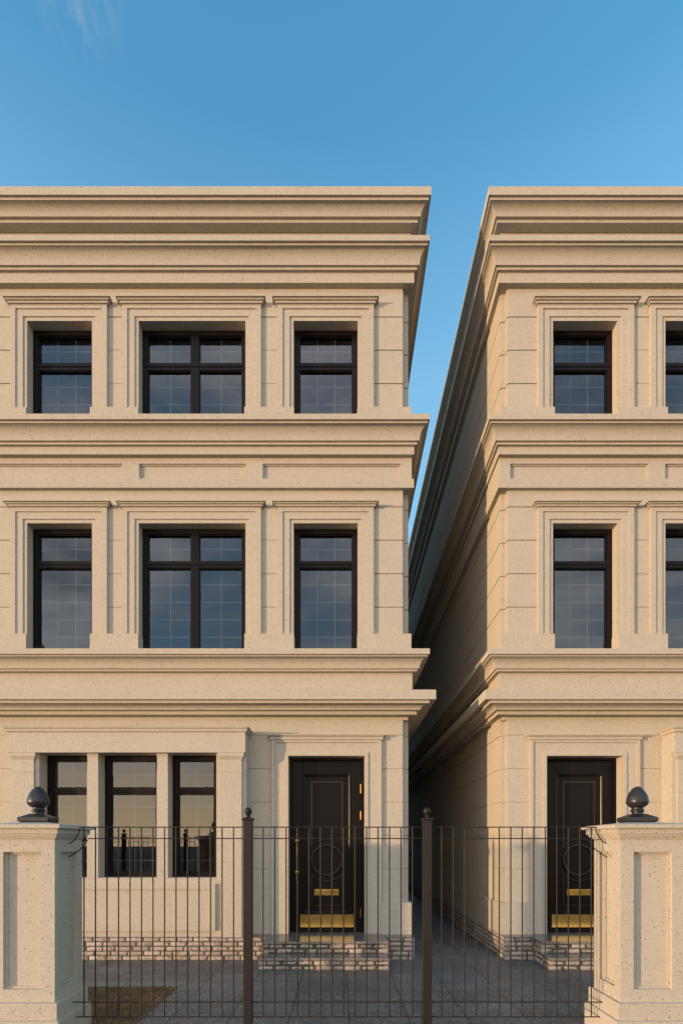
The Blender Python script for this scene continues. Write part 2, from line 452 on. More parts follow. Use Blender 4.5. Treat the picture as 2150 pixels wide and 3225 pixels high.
def build_door(parent, mir):
    dp = -35.0
    u0, u1 = -166.7, 73.1; vt = V(2380.1, 8.5); vb = -280.0
    fr = MB()
    fr.box(u0, u0 + 10, dp - 12, dp, vb, vt); fr.box(u1 - 10, u1, dp - 12, dp, vb, vt)
    fr.box(u0 + 10, u1 - 10, dp - 12, dp - 1, vt - 7, vt); fr.box(u0 + 10, u1 - 10, dp - 12, dp - 3, vt - 12.5, vt - 9)
    fr.box(u0 + 10, u1 - 10, dp - 12, dp + 2, vb, vb + 8.0)
    fr.build('door_frame', M['door'], parent, mir, bevel=0.5)
    ld = dp - 4
    k = (1 - ld / F)
    def X(x): return (x - 1075) * k
    def Y(y): return (2659.5 - y) * k
    l = MB()
    L0, L1, T, Bt = u0 + 10.6, u1 - 10.6, vt - 13.2, vb + 8.6
    # stiles and rails set round the panel field; hairline gaps show the joinery
    a, b = X(953.7), X(1102.3)
    pt, pb = Y(2438), Y(2876)
    l.box(L0, a - .5, ld - 8, ld, Bt, T); l.box(b + .5, L1, ld - 8, ld, Bt, T)
    l.box(a + .0, b - .0, ld - 8, ld - .05, pt, T); l.box(a, b, ld - 8, ld - .05, Bt, pb)
    l.box(a - .5, b + .5, ld - 9, ld - 2, pb, pt)          # field
    leaf = l.build('door', M['door'], parent, mir, bevel=0.35)
    mo = MB()
    frame_mould(mo, a, b, pb, pt, 7.8, ld - 4, ld + 3.4)
    cx, cv = X(1027.9), Y(2709.4)
    hw = 51 * k
    R0 = 66.0 * k
    # upper panel, cut by the big circle at its foot
    pu0, pu1 = X(977.6), X(1080.6); hw2 = (pu1 - pu0) / 2; cx = (pu0 + pu1) / 2
    th = math.acos(min(1, (hw2) / R0)); yi = R0 * math.sin(th)
    ptop = Y(2460.4); pbot = Y(2855)
    wM = 5.5
    for side, e in ((1, ptop), (-1, pbot)):
        vi = cv + side * yi
        for s_ in (-1, 1):
            uu = cx + s_ * hw2
            mo.box(uu, uu - s_ * wM, ld - 2, ld + 1.6, vi, e); mo.box(uu - s_ * wM, uu - s_ * (wM + 2), ld - 2, ld - .6, vi, e - side * wM)
        mo.box(cx - hw2 + wM, cx + hw2 - wM, ld - 2, ld + 1.6, e, e - side * wM)
        a0, a1 = (th, math.pi - th) if side == 1 else (-math.pi + th, -th)
        ring_strip(mo, cx, cv, R0 - 2.4, R0 + 2.4, ld - 2, ld + 1.8, a0, a1)
    ring_strip(mo, cx, cv, 43.5 * k, 51 * k, ld - 2, ld + 3.2, 0, 2 * math.pi, 64)
    mo.build('door_moulding', M['gloss'], leaf, mir, smooth=True, ang=25)
    for v0_, v1_ in ((cv + R0 + 6, ptop - 12), (pbot + 12, cv - R0 - 6)):
        pn = MB(); pn.box(cx - hw2 + 12, cx + hw2 - 12, ld - 2, ld - .4, v0_, v1_)
        pn.build('door_panel', M['door'], leaf, mir, bevel=.8)
    lp = MB(); a_, b_ = X(989.5), X(1066.5); t_, q_ = Y(2800.5), Y(2820)
    lp.box(a_, b_, ld - 1, ld + 1.2, q_, t_); lp.box(a_ + 3, b_ - 3, ld, ld + 2.2, q_ + 2.6, t_ - 2.2)
    lp.build('letter_plate', M['brass'], leaf, mir, bevel=.5)
    kp = MB(); kp.box(X(945), X(1113.2), ld - 1, ld + 0.8, Y(2920.3), Y(2880.3))
    for i in range(18):
        xx = X(949) + (X(1109.5) - X(949)) * i / 17
        for yy in (Y(2883), Y(2917.6)): kp.lathe(xx, 0, [(0, 0)], 3) if False else kp.box(xx - .45, xx + .45, ld + .8, ld + 1.2, yy - .45, yy + .45)
    kp.build('kick_plate', M['brass'], leaf, mir, bevel=.2)
    for y0, y1 in ((2470, 2499.4), (2554.7, 2583), (2859, 2888.4)):
        h = MB(); hu = X(1136) ; n = 5; va, vb_ = Y(y1), Y(y0); stp = (vb_ - va) / n
        h.lathe(hu, ld + 2.2, [(0.1, va - 1.6), (1.2, va - 1.2), (1.4, va - .4), (2.0, va)] + [q for i in range(n) for q in ((2.1, va + stp * i + .3), (2.1, va + stp * (i + 1) - .5), (1.6, va + stp * (i + 1)))] + [(1.3, vb_ + .6), (1.2, vb_ + 1.6), (.1, vb_ + 2)], 14)
        h.box(hu - 2.6, hu + 2.6, ld - 1, ld + .9, va, vb_)
        h.build('hinge', M['old_brass'], leaf, mir, smooth=True)
    hb = MB(); hx = X(936); hd = ld + 10
    def ball(v, r): return [(r * math.cos(t), v + r * math.sin(t)) for t in [(-80 + 20 * i) * math.pi / 180 for i in range(9)]]
    prof = [(0.1, Y(2784)), (1.0, Y(2783))] + ball(Y(2778.8), 3.6) + ball(Y(2765.8), 3.6) + [(2.0, Y(2760))] + ball(Y(2746.3), 8.7) + [(2.4, Y(2735)), (2.9, Y(2697)), (2.4, Y(2659))] + ball(Y(2648), 8.7) + [(2, Y(2634))] + ball(Y(2628.5), 3.6) + ball(Y(2615.5), 3.6) + [(1, Y(2611)), (.1, Y(2609))]
    hb.lathe(hx, hd, prof, 20)
    for y in (2648, 2746.3):
        hb.tube([(hx, hd - 2, Y(y)), (hx, ld - 1, Y(y))], 2.4)
    hb.build('pull_handle', M['brass'], leaf, mir, smooth=True)

def build_house(mir, label):
    h = empty('townhouse', ((XL + XR) / 2, 0, GV), mir)
    tag(h, label, 'townhouse', 'twin limestone townhouses either side of the alley')
    st = M['stone']
    # ---- vertical key levels
    v3b, v3t = V(1302.7, 60), V(909.2, 0)
    v2b, v2t = V(2041.9, 60), V(1544.2, 0)
    v1b, v1t = -281.3, V(2256.9, 0)
    top3, top2 = V(1010.5, 2.2), V(1647.8, 2.2)
    bay_u = (-1008.6, -290.3)
    holes3 = [(a, b, v3b - 5, top3) for (a, b), _ in OPENINGS]
    holes2 = [(a, b, v2b - 5, top2) for (a, b), _ in OPENINGS]
    door_hole = (-166.7, 73.1, v1b - 5, V(2380.1, 8.5))
    holes1 = [door_hole, (-920, -380.6, v1b - 5, 278.0)]
    g3 = [998.5, 1102.9, 1208.4]; g2 = [1596.8, 1701.5, 1807.2, 1912.8]; g1 = [2315.3, 2420.4, 2526.0, 2631.2, 2736.1]
    w = MB()
    HG = 1.6
    for vb, vt, gs, holes in ((v3b - 30, v3t + 14, g3, holes3), (v2b - 30, v2t + 14, g2, holes2), (v1b - 1.5, v1t + 14, g1, holes1)):
        hg = HG if gs is not g1 else 0.9
        cuts = [vt] + [V(y, 0) for y in gs] + [vb]
        for i in range(len(cuts) - 1):
            hi = cuts[i] - (hg if i else 0); lo = cuts[i + 1] + (hg if i + 1 < len(cuts) - 1 else 0)
            for r in cut((BL, BR, lo, hi), holes): w.box(r[0], r[1], -46, 0, r[2], r[3])
            for sgn, e in ((1, BR), (-1, BL)):
                w.box(e, e + sgn * 3.4, -46, -2.9, lo, hi)
                w.box(e + sgn * 3.4, e + sgn * 16.9, -46, -16.8, lo, hi)
                w.box(e + sgn * 16.9, e + sgn * 20.1, BACK, -20.2, lo, hi)
            # recessed backing seen in the joint
            if i + 1 < len(cuts) - 1:
                g = cuts[i + 1]
                for r in cut((BL + 3, BR - 3, g - hg, g + hg), holes): w.box(r[0], r[1], -46, -3.2, r[2], r[3])
                for sgn, e in ((1, BR), (-1, BL)):
                    w.box(e - sgn * 3.2, e + sgn * .4, -46, -6.2, g - hg, g + hg)
                    w.box(e + sgn * .4, e + sgn * 13.7, -46, -20, g - hg, g + hg)
                    w.box(e + sgn * 13.7, e + sgn * 17.6, BACK, -23.4, g - hg, g + hg)
                # joints between the windows and under crowns are tighter
                if gs is not g1 and i > 0:
                    for a, b in ((SINGLES[1][1] + MARG, DOUBLE[0] - MARG), (DOUBLE[1] + MARG, SINGLES[0][0] - MARG)):
                        w.box(a, b, -4, -0.25, g - hg + .7, g + hg - .7)
    # inner side of the side walls, rear wall
    vtop = V(586.6, 67) - 8
    for sgn, e in ((1, BR), (-1, BL)):
        w.box(e, e + sgn * 12, BACK, -46.5, GV, vtop)
    w.box(BL + 12, BR - 12, BACK - 20, BACK, GV, vtop)
    w.build('wall', st, h, mir)
    # floors, ceilings, partition set well back: closes each storey
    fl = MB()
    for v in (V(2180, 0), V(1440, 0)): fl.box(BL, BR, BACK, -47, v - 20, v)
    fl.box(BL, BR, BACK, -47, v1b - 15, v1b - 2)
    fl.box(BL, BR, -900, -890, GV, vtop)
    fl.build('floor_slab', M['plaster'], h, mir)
    rf = MB(); rf.box(XL + 6, XR - 6, BACK, -8, vtop - 40, vtop - 4); rf.build('roof', M['roof'], h, mir)

    # ---- roof cornice (upper)
    p = []
    v = V(739.95, 60.8) - 10
    dA = [(31.1, 23.2), (39.4, 30.5), (60.8, 52.0), (67.4, 58.8)]
    v1 = V(701.1, 31.1)
    p += [(v, 3, 5.5), (v1, 3, 5.5), (v1, *dA[0])]
    v2 = V(681.6, 39.4) - 0; v1b_ = V(691.6, 31.1)
    p += [(v1b_, *dA[0])]
    v2 = v1b_
    p += [(v2, *dA[1])]
    vc = V(629.7, 60.8)
    p[-1] = (V(681.6, 39.4), *dA[1]); p[-2] = (p[-1][0], *dA[0])
    p += cove(p[-1][0], *dA[1], vc, dA[2][0] - 1, dA[2][1] - 1)[1:] + [(vc, *dA[2])]
    vf = V(613.1, 67.4)
    p += [(vf, *dA[2]), (vf, *dA[3]), (V(586.6, 67.4), *dA[3]), (V(586.6, 67.4) + .6, -30, -30)]
    sweep(MB(), p).build('cornice', st, h, mir, smooth=True, ang=24)
    # ---- second roof cornice
    p = cornice_profile(909.2, (890.7, 858.2), (849.4, 0), 834.2, 772.1, 757.2, 739.95, B_D, (0, 0))
    # fascia top meets strip soffit
    sweep(MB(), p).build('cornice', st, h, mir, smooth=True, ang=24)
    # ---- third-floor sill course with frieze
    p = cornice_profile(1443.7, (1430.9, 1405.4), (1399.9, 0), 1387.2, 1332.1, 1319.9, 1302.7, B_D, (3, 7))
    sweep(MB(), p).build('sill_course', st, h, mir, smooth=True, ang=24)
    # ---- second-floor sill course
    p = cornice_profile(2118.5, (2114.0, 2114.0), (2107.8, 0), 2105.2, 2067.4, 2059.3, 2041.9, B_D, (9, 9))
    p = [(V(2114, 25.2), 5, 5), (V(2114, 25.2), *B_D[1])] + [q for q in p if q[1] >= 25.0 or q is p[-1]][0:]
    # rebuild explicitly
    d1, dc, d2, dt = B_D[1:]
    v0 = V(2114, 25.2); v1_ = V(2105.2, 31.7); v2_ = V(2067.4, 53.5); v3_ = V(2059.3, 60.8); v4_ = V(2041.9, 60.8)
    p = [(v0, 5, 5), (v0, *d1), (v1_, *d1), (v1_, *dc)] + cove(v1_, *dc, v2_, d2[0] - 1, d2[1] - 1)[1:] + [(v2_, *d2), (v3_, *d2), (v3_, *dt), (v4_, *dt), (v4_ + 1, -6, -6)]
    sweep(MB(), p).build('sill_course', st, h, mir, smooth=True, ang=24)
    # ---- entrance-storey ledge
    dE = [(27.9, 20.3), (41.5, 29.6), (65.5, 53.6), (75.4, 71.8)]
    v0 = V(2250.1, 27.9); v1_ = V(2235.3, 41.5); v2_ = V(2214.1, 65.5); v3_ = V(2202.1, 75.4); v4_ = V(2171.8, 75.4)
    p = [(v0, -4, -6), (v0, *dE[0]), (v1_, *dE[0]), (v1_, *dE[1])] + cove(v1_, *dE[1], v2_, dE[2][0] - 3, dE[2][1] - 3)[1:] + [(v2_, *dE[2]), (v3_, *dE[2]), (v3_, *dE[3]), (v4_, *dE[3]), (v4_ + 1, 0, 0)]
    sweep(MB(), p).build('ledge', st, h, mir, smooth=True, ang=24)

    # ---- friezes
    fz = MB()
    f2t, f2b = V(1430.9, 17.1) + 2, V(1515.2, 3)
    panels = [(U(827, 3), U(1261.5, 3)), (U(438.5, 3), U(774.5, 3)), (2 * -468.5 - U(1261.5, 3), 2 * -468.5 - U(827, 3))]
    pv1, pv0 = V(1460.2, 3), V(1507.3, 3)
    for r in cut((XL - 8, XR + 8, f2b, f2t), [(a, b, pv0, pv1) for a, b in panels]): fz.box(r[0], r[1], -20, 3, r[2], r[3])
    fz.box(XL - 8, XL + 20, BACK, -20.01, f2b, f2t); fz.box(XR - 20, XR + 8, BACK, -20.01, f2b, f2t)
    for a, b in panels:
        fz.box(a, b, -20, -5, pv0, pv1)
        t = 3.6
        for r in cut((a, b, pv0, pv1), [(a + t, b - t, pv0 + t, pv1 - t)]): fz.box(r[0], r[1], -5, -1.2, r[2], r[3])
    fz.build('frieze', st, h, mir)
    bd = MB(); vb0, vb1 = V(1535.9, 12.4), f2b + .8
    p = [(vb0, -26, -26), (vb0, 12.4, 13.8), (vb1, 12.4, 13.8), (vb1 + .3, -4, -4)]
    sweep(bd, p).build('string_course', st, h, mir)
    fz = MB(); p = [(V(2171.8, 75) - 3, 11.4, 9), (V(2114, 25) + 2, 11.4, 9)]
    sweep(fz, p).build('frieze', st, h, mir)
    fz = MB(); a = V(2268.2, 0)
    p = [(a, -30, -20), (a, 0.4, -3.2), (V(2250.1, 27.9) + 2, 0.4, -3.2)]
    sweep(fz, p).build('frieze', st, h, mir)

    # ---- plinth courses below the windows of each floor
    for (yt, vb, holes) in ((1281.0, v3b, holes3), (1995.4, v2b, holes2)):
        pl = MB(); vt = V(yt, 12); vb -= 8
        edges = [XL - 5.6, SINGLES[1][0] + 2, SINGLES[1][1] - 2, DOUBLE[0] + 2, DOUBLE[1] - 2, SINGLES[0][0] + 2, SINGLES[0][1] - 2, XR + 5.6]
        # dies are a hair narrower than the reveals so no faces coincide
        for i in range(0, 8, 2):
            a, b = edges[i], edges[i + 1]
            if i > 0: a -= 4.5
            if i < 6: b += 4.5 - 9 + 2.0
            if i > 0: a = edges[i] + .3
            pl.box(edges[i] if i == 0 else edges[i] - .0, edges[i + 1], -40 if 0 < i < 6 else -19, 12, vb, vt)
        pl.box(XR - 6, XR + 5.6, BACK, -19.01, vb, vt); pl.box(XL - 5.6, XL + 6, BACK, -19.01, vb, vt)
        pl.build('plinth_course', st, h, mir)
    pl = MB(); vt = V(2843.1, 12)
    for a, b in ((XL - 6, bay_u[0]), (bay_u[1] + .4, -220.3), (125.3, XR + 6)):
        pl.box(a, b, -19, 12 if b > 0 else 1.2, v1b - 1, vt)
    pl.box(XR - 6, XR + 6, BACK, -19.01, v1b - 1, vt); pl.box(XL - 6, XL + 6, BACK, -19.01, v1b - 1, vt)
    pl.build('plinth_course', st, h, mir)

    # ---- upper windows and their surrounds
    crown3 = [(0.0, 8.5, 14), (8.5, 17.5, 19.5), (17.5, 23.5, 24)]
    crown2 = [(0.0, 8.0, 13.5), (8.0, 15.5, 19), (15.5, 20.5, 24)]
    def cr(y_fascia_bot, y_top, vtop_open):
        base = vtop_open + MARG
        a = V(y_fascia_bot, 14) - base; c = V(y_top, 24) - base
        return [(a, a + (c - a) * .42, 14), (a + (c - a) * .42, a + (c - a) * .72, 18.5), (a + (c - a) * .72, c, 24)]
    for (a, b), cells in OPENINGS:
        for vb, vt, yfb, ytp, yp, tr, hu, hl in (
            (v3b, top3, 953.0, 927.3, 1281.0, (1165.2, 1142.3), [1106.9], [1218.5, 1273]),
            (v2b, top2, 1593.6, 1573.4, 1995.4, (1787.4, 1767.7), [1729], [1841, 1896.7, 1951.3, 2006.5])):
            s_ = MB(); surround(s_, a, b, V(yp, 12) + .4, vt, cr(yfb, ytp, vt))
            s_.build('window_surround', st, h, mir, bevel=.35)
            gd = FW - 10
            upper_window(h, mir, a, b, vb - 4, vt, cells, (V(tr[0], FW), V(tr[1], FW)), [V(y, gd) for y in hu], [V(y, gd) for y in hl])

    # ---- door, its surround and steps
    ds = MB(); a, b = -166.7, 73.1; vt = V(2380.1, 8.5); vb = v1b + .3
    for o0, o1, d in ((0, 10.5, 8.5), (10.5, 42, 5.0), (42, 52.5, 8.8)):
        ds.box(a - o1, a - o0, -1, d, vb, vt + o1 * (1 if o1 > 0 else 0) - (0 if o1 < 50 else 2)); ds.box(b + o0, b + o1, -1, d, vb, vt + o1 - (0 if o1 < 50 else 2))
        ds.box(a - o0, b + o0, -1, d, vt + o0, vt + o1 - (0 if o1 < 50 else 2))
    t0 = V(2328.8, 13)
    ds.box(a - 57, b + 57, -1, 13, t0, t0 + 9.5); ds.box(a - 61, b + 61, -1, 17, t0 + 9.5, V(2315.5, 17)); ds.box(a - 65, b + 65, -1, 21, V(2315.5, 17), V(2311.6, 21))
    ds.box(a - 52.5, b + 52.5, -1, 8.8, vt + 50.4, t0)
    ds.build('door_surround', st, h, mir, bevel=.35)
    build_door(h, mir)
    stp = MB()
    su0, su1 = -228, 135
    stp.box(su0 + 3, su1 - 4, 62, 132 - 3, GV, v1b - 6.5); stp.box(su0, su1 - 4, 100, 189.5 - 3, GV, -316.6 - 7.5)
    steps = stp.build('front_steps', M['mortar'], h, mir)
    bm_ = MB()
    brick_run(bm_, (su0, 130.5), 'u', su1 - su0, 2, None, 1, 11, -316.6, 14.2, blen=44)
    brick_run(bm_, (su0 - 3, 188), 'u', su1 - su0 + 3, 2, None, 1, 12, GV, 14.0, blen=46)
    for sg, uu in ((-1, su0 + 1.5), (1, su1 - 1.5)):
        brick_run(bm_, (uu, 130), 'd', 68, 4, None, sg, 13 + sg, GV, 16.0, blen=26)
        brick_run(bm_, (uu, 187), 'd', 55, 2, None, sg, 16 + sg, GV, 14.0, blen=28)
    build_bricks(bm_, 'brickwork', steps, mir)
    sl = MB()
    sl.box(su0 - 1, su1 + 1, -34, 133, v1b - 6.2, v1b)
    sl.box(su0 - 5, su1 + 2, 133.2, 190.5, -316.6 - 7.4, -316.6)
    sl.build('tread', M['landing'], steps, mir, bevel=.5)
    eg = MB(); eg.box(su0 - 1.1, su1 + 1.1, 133.0, 133.5, v1b - 6.3, v1b - .4); eg.box(su0 - 5.2, su1 + 2.2, 190.5, 191.2, -316.6 - 7.6, -316.6 - .4)
    eg.build('tread_edge', M['edging'], steps, mir)

    # ---- brick base
    bb = MB(); bb.box(XL - 6, XR + 5.0, -10, 57, GV, v1b - 2); bb.box(XR - 8, XR + 5.0, BACK, -10, GV, v1b - 2); bb.box(XL - 5.0, XL + 8, BACK, -10, GV, v1b - 2)
    base = bb.build('brick_base', M['mortar'], h, mir)
    bk = MB()
    brick_run(bk, (XL - 8.6, 60), 'u', XR - XL + 17.2, 5, None, 1, 21, GV, 14.2)
    brick_run(bk, (XR + 7.6, 60), 'd', 2600, 5, None, 1, 22, GV, 14.2)
    brick_run(bk, (XL - 7.6, 60), 'd', 1200, 5, None, -1, 23, GV, 14.2)
    build_bricks(bk, 'brickwork', base, mir)
    cp = MB(); cp.box(XL - 8, su0 - 1.6, -10, 61, v1b - 2, v1b - .1); cp.box(su1 + 1.6, XR + 7, -10, 61, v1b - 2, v1b - .1)
    cp.build('base_capping', M['landing'], base, mir)

    # ---- bay
    by = MB(); b0, b1 = bay_u
    fb = 55
    ops = [(-920, -774.4), (-740, -562.2), (-528.1, -380.6)]
    vs, vT = -101.6, 278.0
    by.box(b0, -920, 0.2, fb, v1b, vT); by.box(-380.6, b1, 0.2, fb, v1b, vT)
    by.box(-920, -380.6, 0.2, fb, v1b, vs)
    bw = by.build('bay_wall', st, h, mir)
    en = MB()
    vct = V(2286.4, 78)
    vfb = V(2303.2, 73)
    en.box(b0, b1, 0.2, 68, vT, vfb)
    en.box(b0 - 5, b1 + 5, .2, 73, vfb, V(2294.4, 74)); en.box(b0 - 8, b1 + 8, .2, 76, V(2294.4, 74), V(2289.9, 76)); en.box(b0 - 10.5, b1 + 10.5, .2, 78.5, V(2289.9, 76), vct)
    en.build('bay_entablature', st, h, mir, bevel=.35)
    for a, b in ((-774.4, -740), (-562.2, -528.1)):
        po = MB(); po.box(a, b, 1, fb, vs - .0 + .2, V(2432.2, 55)); po.box(a + .8, b - .8, 1, fb - 1, V(2425.8, 54), vT)
        po.box(a + .4, b - .4, 1, fb - .4, V(2432.2, 55), V(2425.8, 54)); po.box(a + .2, b - .2, 1, fb - .2, V(2382.4, 55), vT - .1)
        po.build('mullion_post', st, h, mir, bevel=.3)
    for a, b in ((-996.3, -932.8), (-366.4, -302.6)):
        pi = MB(); pi.box(a, b, fb - 1, 61.5, v1b - .5, vT - 10)
        c0, c1 = V(2431, 62.5), V(2424.9, 62.5)
        pi.box(a - 1.5, b + 1.5, fb - 1, 63, c0, c1)
        q0, q1 = V(2392.5, 61.5), V(2380.5, 67)
        pi.loft([[(a, fb - 1, q0), (b, fb - 1, q0), (b, 61.5, q0), (a, 61.5, q0)], [(a - 7.5, fb - 1, q1), (b + 7.5, fb - 1, q1), (b + 7.5, 67.2, q1), (a - 7.5, 67.2, q1)]])
        pi.box(a - 7.5, b + 7.5, fb - 1, 67.2, q1, vT - .15)
        pi.build('pilaster', st, h, mir, bevel=.3)
    ap = MB(); a0, a1 = -920 + 13, -380.6 - 3.2
    t1, t0_ = V(2783.2, 63), V(2931.8, 63)
    a1 = U(677.5, 63); a0 = 2 * -649.5 - a1
    wd = 17
    for r in cut((a0, a1, t0_, t1), [(a0 + wd, a1 - wd, t0_ + wd, t1 - wd)]): ap.box(r[0], r[1], fb - 1, 63, r[2], r[3])
    ap.box(a0 + wd, a1 - wd, fb - 1, 57.5, t0_ + wd, t1 - wd)
    ap.build('apron_panel', st, h, mir)
    for a, b in ops: bay_window(h, mir, a, b, vs, vT)
    return h

build_house(False, 'beige limestone townhouse left of the alley, its bay window and brass-fitted black door fully visible')
build_house(True, 'beige limestone townhouse right of the alley, cut by the photo edge, its side wall visible')

# ---------------------------------------------------------------- piers and fence
FZ = 0.587                       # fence plane as a fraction of the facade distance
FD = (1 - FZ) * F
def fu(x): return (x - 1075) * FZ
def fv(y): return (2659.5 - y) * FZ

def sqring(c, d, hu, hd, v): return [(c - hu, d - hd, v), (c + hu, d - hd, v), (c + hu, d + hd, v), (c - hu, d + hd, v)]
def build_pier(cu, label, finial=True):
    HU, HD = 56.7, 49.6
    e = empty('gate_pier', (cu, FD, GV)); tag(e, label, 'gate pier', 'limestone piers of the front fence')
    sh = MB()
    core = 10.0
    vb, vt = -277.2, 10.5
    sh.box(cu - HU + core, cu + HU - core, FD - HD + core, FD + HD - core, vb, vt)
    pv0, pv1 = -254.6, -13.3
    mh, md = 23.0, 21.5
    # four faces, each a frame round a recessed panel
    for s_ in (-1, 1):
        for r in cut((cu - HU, cu + HU, vb, vt), [(cu - HU + mh, cu + HU - mh, pv0, pv1)]):
            f = FD + s_ * HD; sh.box(r[0], r[1], f, f - s_ * core, r[2], r[3])
        for r in cut((FD - HD + core, FD + HD - core, vb, vt), [(FD - HD + md, FD + HD - md, pv0, pv1)]):
            f = cu + s_ * HU; sh.box(f, f - s_ * core, r[0], r[1], r[2], r[3])
        # fillet inside each panel
        f = FD + s_ * (HD - core)
        for r in cut((cu - HU + mh, cu + HU - mh, pv0, pv1), [(cu - HU + mh + 3.5, cu + HU - mh - 3.5, pv0 + 3.5, pv1 - 3.5)]):
            sh.box(r[0], r[1], f - s_ * 1, f + s_ * 3.0, r[2], r[3])
        f = cu + s_ * (HU - core)
        for r in cut((FD - HD + md, FD + HD - md, pv0, pv1), [(FD - HD + md + 3.5, FD + HD - md - 3.5, pv0 + 3.5, pv1 - 3.5)]):
            sh.box(f - s_ * 1, f + s_ * 3.0, r[0], r[1], r[2], r[3])
    sh.build('shaft', M['pier'], e)
    b = MB()
    for o, v0, v1 in ((7.5, -307.2, vb), (12.5, GV - 4, -307.2)):
        b.loft([sqring(cu, FD, HU + o, HD + o, v0), sqring(cu, FD, HU + o, HD + o, v1 - 1.2), sqring(cu, FD, HU + o - 1.2, HD + o - 1.2, v1)])
    b.build('base', M['pier'], e, bevel=.3)
    c = MB()
    for o, v0, v1 in ((3.6, 10.5, 14.2), (7.1, 14.2, 18.6), (10.5, 18.6, 28.2)):
        c.box(cu - HU - o, cu + HU + o, FD - HD - o, FD + HD + o, v0, v1)
    o = 17.2
    c.loft([sqring(cu, FD, HU + o, HD + o, 28.2), sqring(cu, FD, HU + o, HD + o, 34.7), sqring(cu, FD, 28, 22, 40.0)])
    c.build('cap', M['pier'], e, bevel=.4)
    if not finial: return e
    p = MB()
    p.loft([sqring(cu, FD, 21, 14, 39.2), sqring(cu, FD, 28, 19.5, 42.4), sqring(cu, FD, 28, 19.5, 49.2), sqring(cu, FD, 11, 9, 56.5)])
    p.build('finial_plate', M['finial'], e, bevel=.5)
    prof = [(11, 55), (10.4, 56.5), (10.4, 59), (12, 59.6), (13.7, 61), (13.7, 62.0), (12, 63.2), (11.2, 63.6), (12.4, 64.4), (12.2, 65.6), (10.4, 66.2), (10.4, 67.6), (12.5, 67.9), (15.5, 69.8), (19.0, 72.4), (21.2, 75.4), (21.8, 78.4), (21.6, 81.5), (20.8, 84.6), (20.2, 87.6), (18.9, 90.4), (17.4, 93.2), (15.6, 96.0), (13.5, 98.8), (11.6, 101.0), (9.3, 103.2), (7.1, 104.9), (5.0, 106.1), (2.8, 106.9), (0.1, 107.2)]
    MB().lathe(cu, FD, [(r * .87, v) for r, v in prof], 48).build('finial', M['finial'], e, smooth=True, ang=40)
    return e
PL, PR, PG = -559.5, 546.0, -1228.0
build_pier(PL, 'limestone pier with acorn finial left of the railings, its inner side in blue shade')
build_pier(PR, 'limestone pier with acorn finial right of the railings, its inner side sunlit')
build_pier(PG, 'plain capped limestone pier farther left, outside the photo', False)

def fence(sections, posts, ends, label, cu):
    """sections: lists of bar u positions; posts: u positions; ends: (u side of pier, direction)"""
    e = empty('metal_railings', (cu, FD, GV)); tag(e, label, 'railings')
    r = 1.25
    vt, v2, v3, v4 = fv(2605), fv(2640.8), fv(3156), fv(3202.5)
    bar0 = None
    for sec in sections:
        for u in sec:
            if bar0 is None:
                bm_ = MB(); bm_.tube([(u, FD, v4 + .3), (u, FD, vt - .3)], r, 8); bar0 = bm_.build('bar', M['iron'], e, smooth=True, ang=50); bu = u
            else:
                o = bar0.copy(); C.objects.link(o); o.location = bar0.location + Vector(((u - bu) / S, 0, 0))
    pw = 7.8
    stops = sorted(posts)
    (ul, _), (ur, _) = ends
    spans = [ul] + stops + [ur]
    for i in range(len(spans) - 1):
        a = spans[i] + (pw if i else 0); b = spans[i + 1] - (pw if i + 1 < len(spans) - 1 else 0)
        for k, v in enumerate((vt, v2, v3, v4)):
            m = MB(); A, B = a, b
            pts = [(A, FD, v), (B, FD, v)]
            if k < 2:
                sc = [(0, 0), (0, 0)]
                c1 = [(32.8, 0), (31, -7), (28, -16), (23, -23), (17, -27), (9, -30.5)] if k == 0 else [(61 * .8, 0), (45, -5), (40, -12), (31, -20), (22, -25.5), (9, -34.3)]
                if k == 0: c1 = [(20.4, 0), (18, -10), (14, -18), (10, -24), (5, -27.5), (-1, -30.5)]
                else: c1 = [(36, 0), (32, -6), (26, -14), (19, -21.5), (10, -28), (-1, -34.3)]
                if i == 0: pts = [(ul + x, FD, v + y) for x, y in reversed(c1)] + [(B, FD, v)]
                if i == len(spans) - 2: pts = pts[:-1] + [(ur - x, FD, v + y) for x, y in c1]
            else:
                o = (8 if k == 2 else 13)
                if i == 0: pts[0] = (ul + o - 1, FD, v)
                if i == len(spans) - 2: pts[-1] = (ur - o + 1, FD, v)
            m.tube(pts, 1.0 if k < 2 else 1.15, 8); m.build('rail', M['iron'], e, smooth=True, ang=60)
    for u in posts:
        m = MB(); m.box(u - pw, u + pw, FD - pw, FD + pw, GV - 2, fv(2582)); 
        t = fv(2582)
        m.loft([sqring(u, FD, pw, pw, t - 1.5), sqring(u, FD, pw + 2.4, pw + 2.4, t), sqring(u, FD, pw + 2.4, pw + 2.4, t + 2.6), sqring(u, FD, 4, 4, t + 5)])
        po = m.build('post', M['iron'], e, bevel=.3)
        b0 = t + 4.2
        pr = [(4.2, b0), (3.6, b0 + 1.2), (3.4, b0 + 2.6), (4.3, b0 + 3.2), (4.3, b0 + 4.0), (3.2, b0 + 4.6), (3.4, b0 + 5.0), (5.4, b0 + 6.6), (6.8, b0 + 9.4), (7.0, b0 + 11.6), (6.4, b0 + 14.4), (4.8, b0 + 16.8), (2.6, b0 + 18.4), (.1, b0 + 18.9)]
        MB().lathe(u, FD, pr, 24).build('finial', M['iron'], po, smooth=True, ang=40)
    return e
secs = [[fu(265.4 + 36.17 * k) for k in range(14)], [fu(828.5 + 36.13 * k) for k in range(14)], [fu(1390 + 36.2 * k) for k in range(14)]]
fence(secs, [fu(781.6), fu(1344)], [(PL + 56.7, 1), (PR - 56.7, -1)], 'dark bronze metal railings with two ball-topped posts, spanning between the two limestone piers', 0)
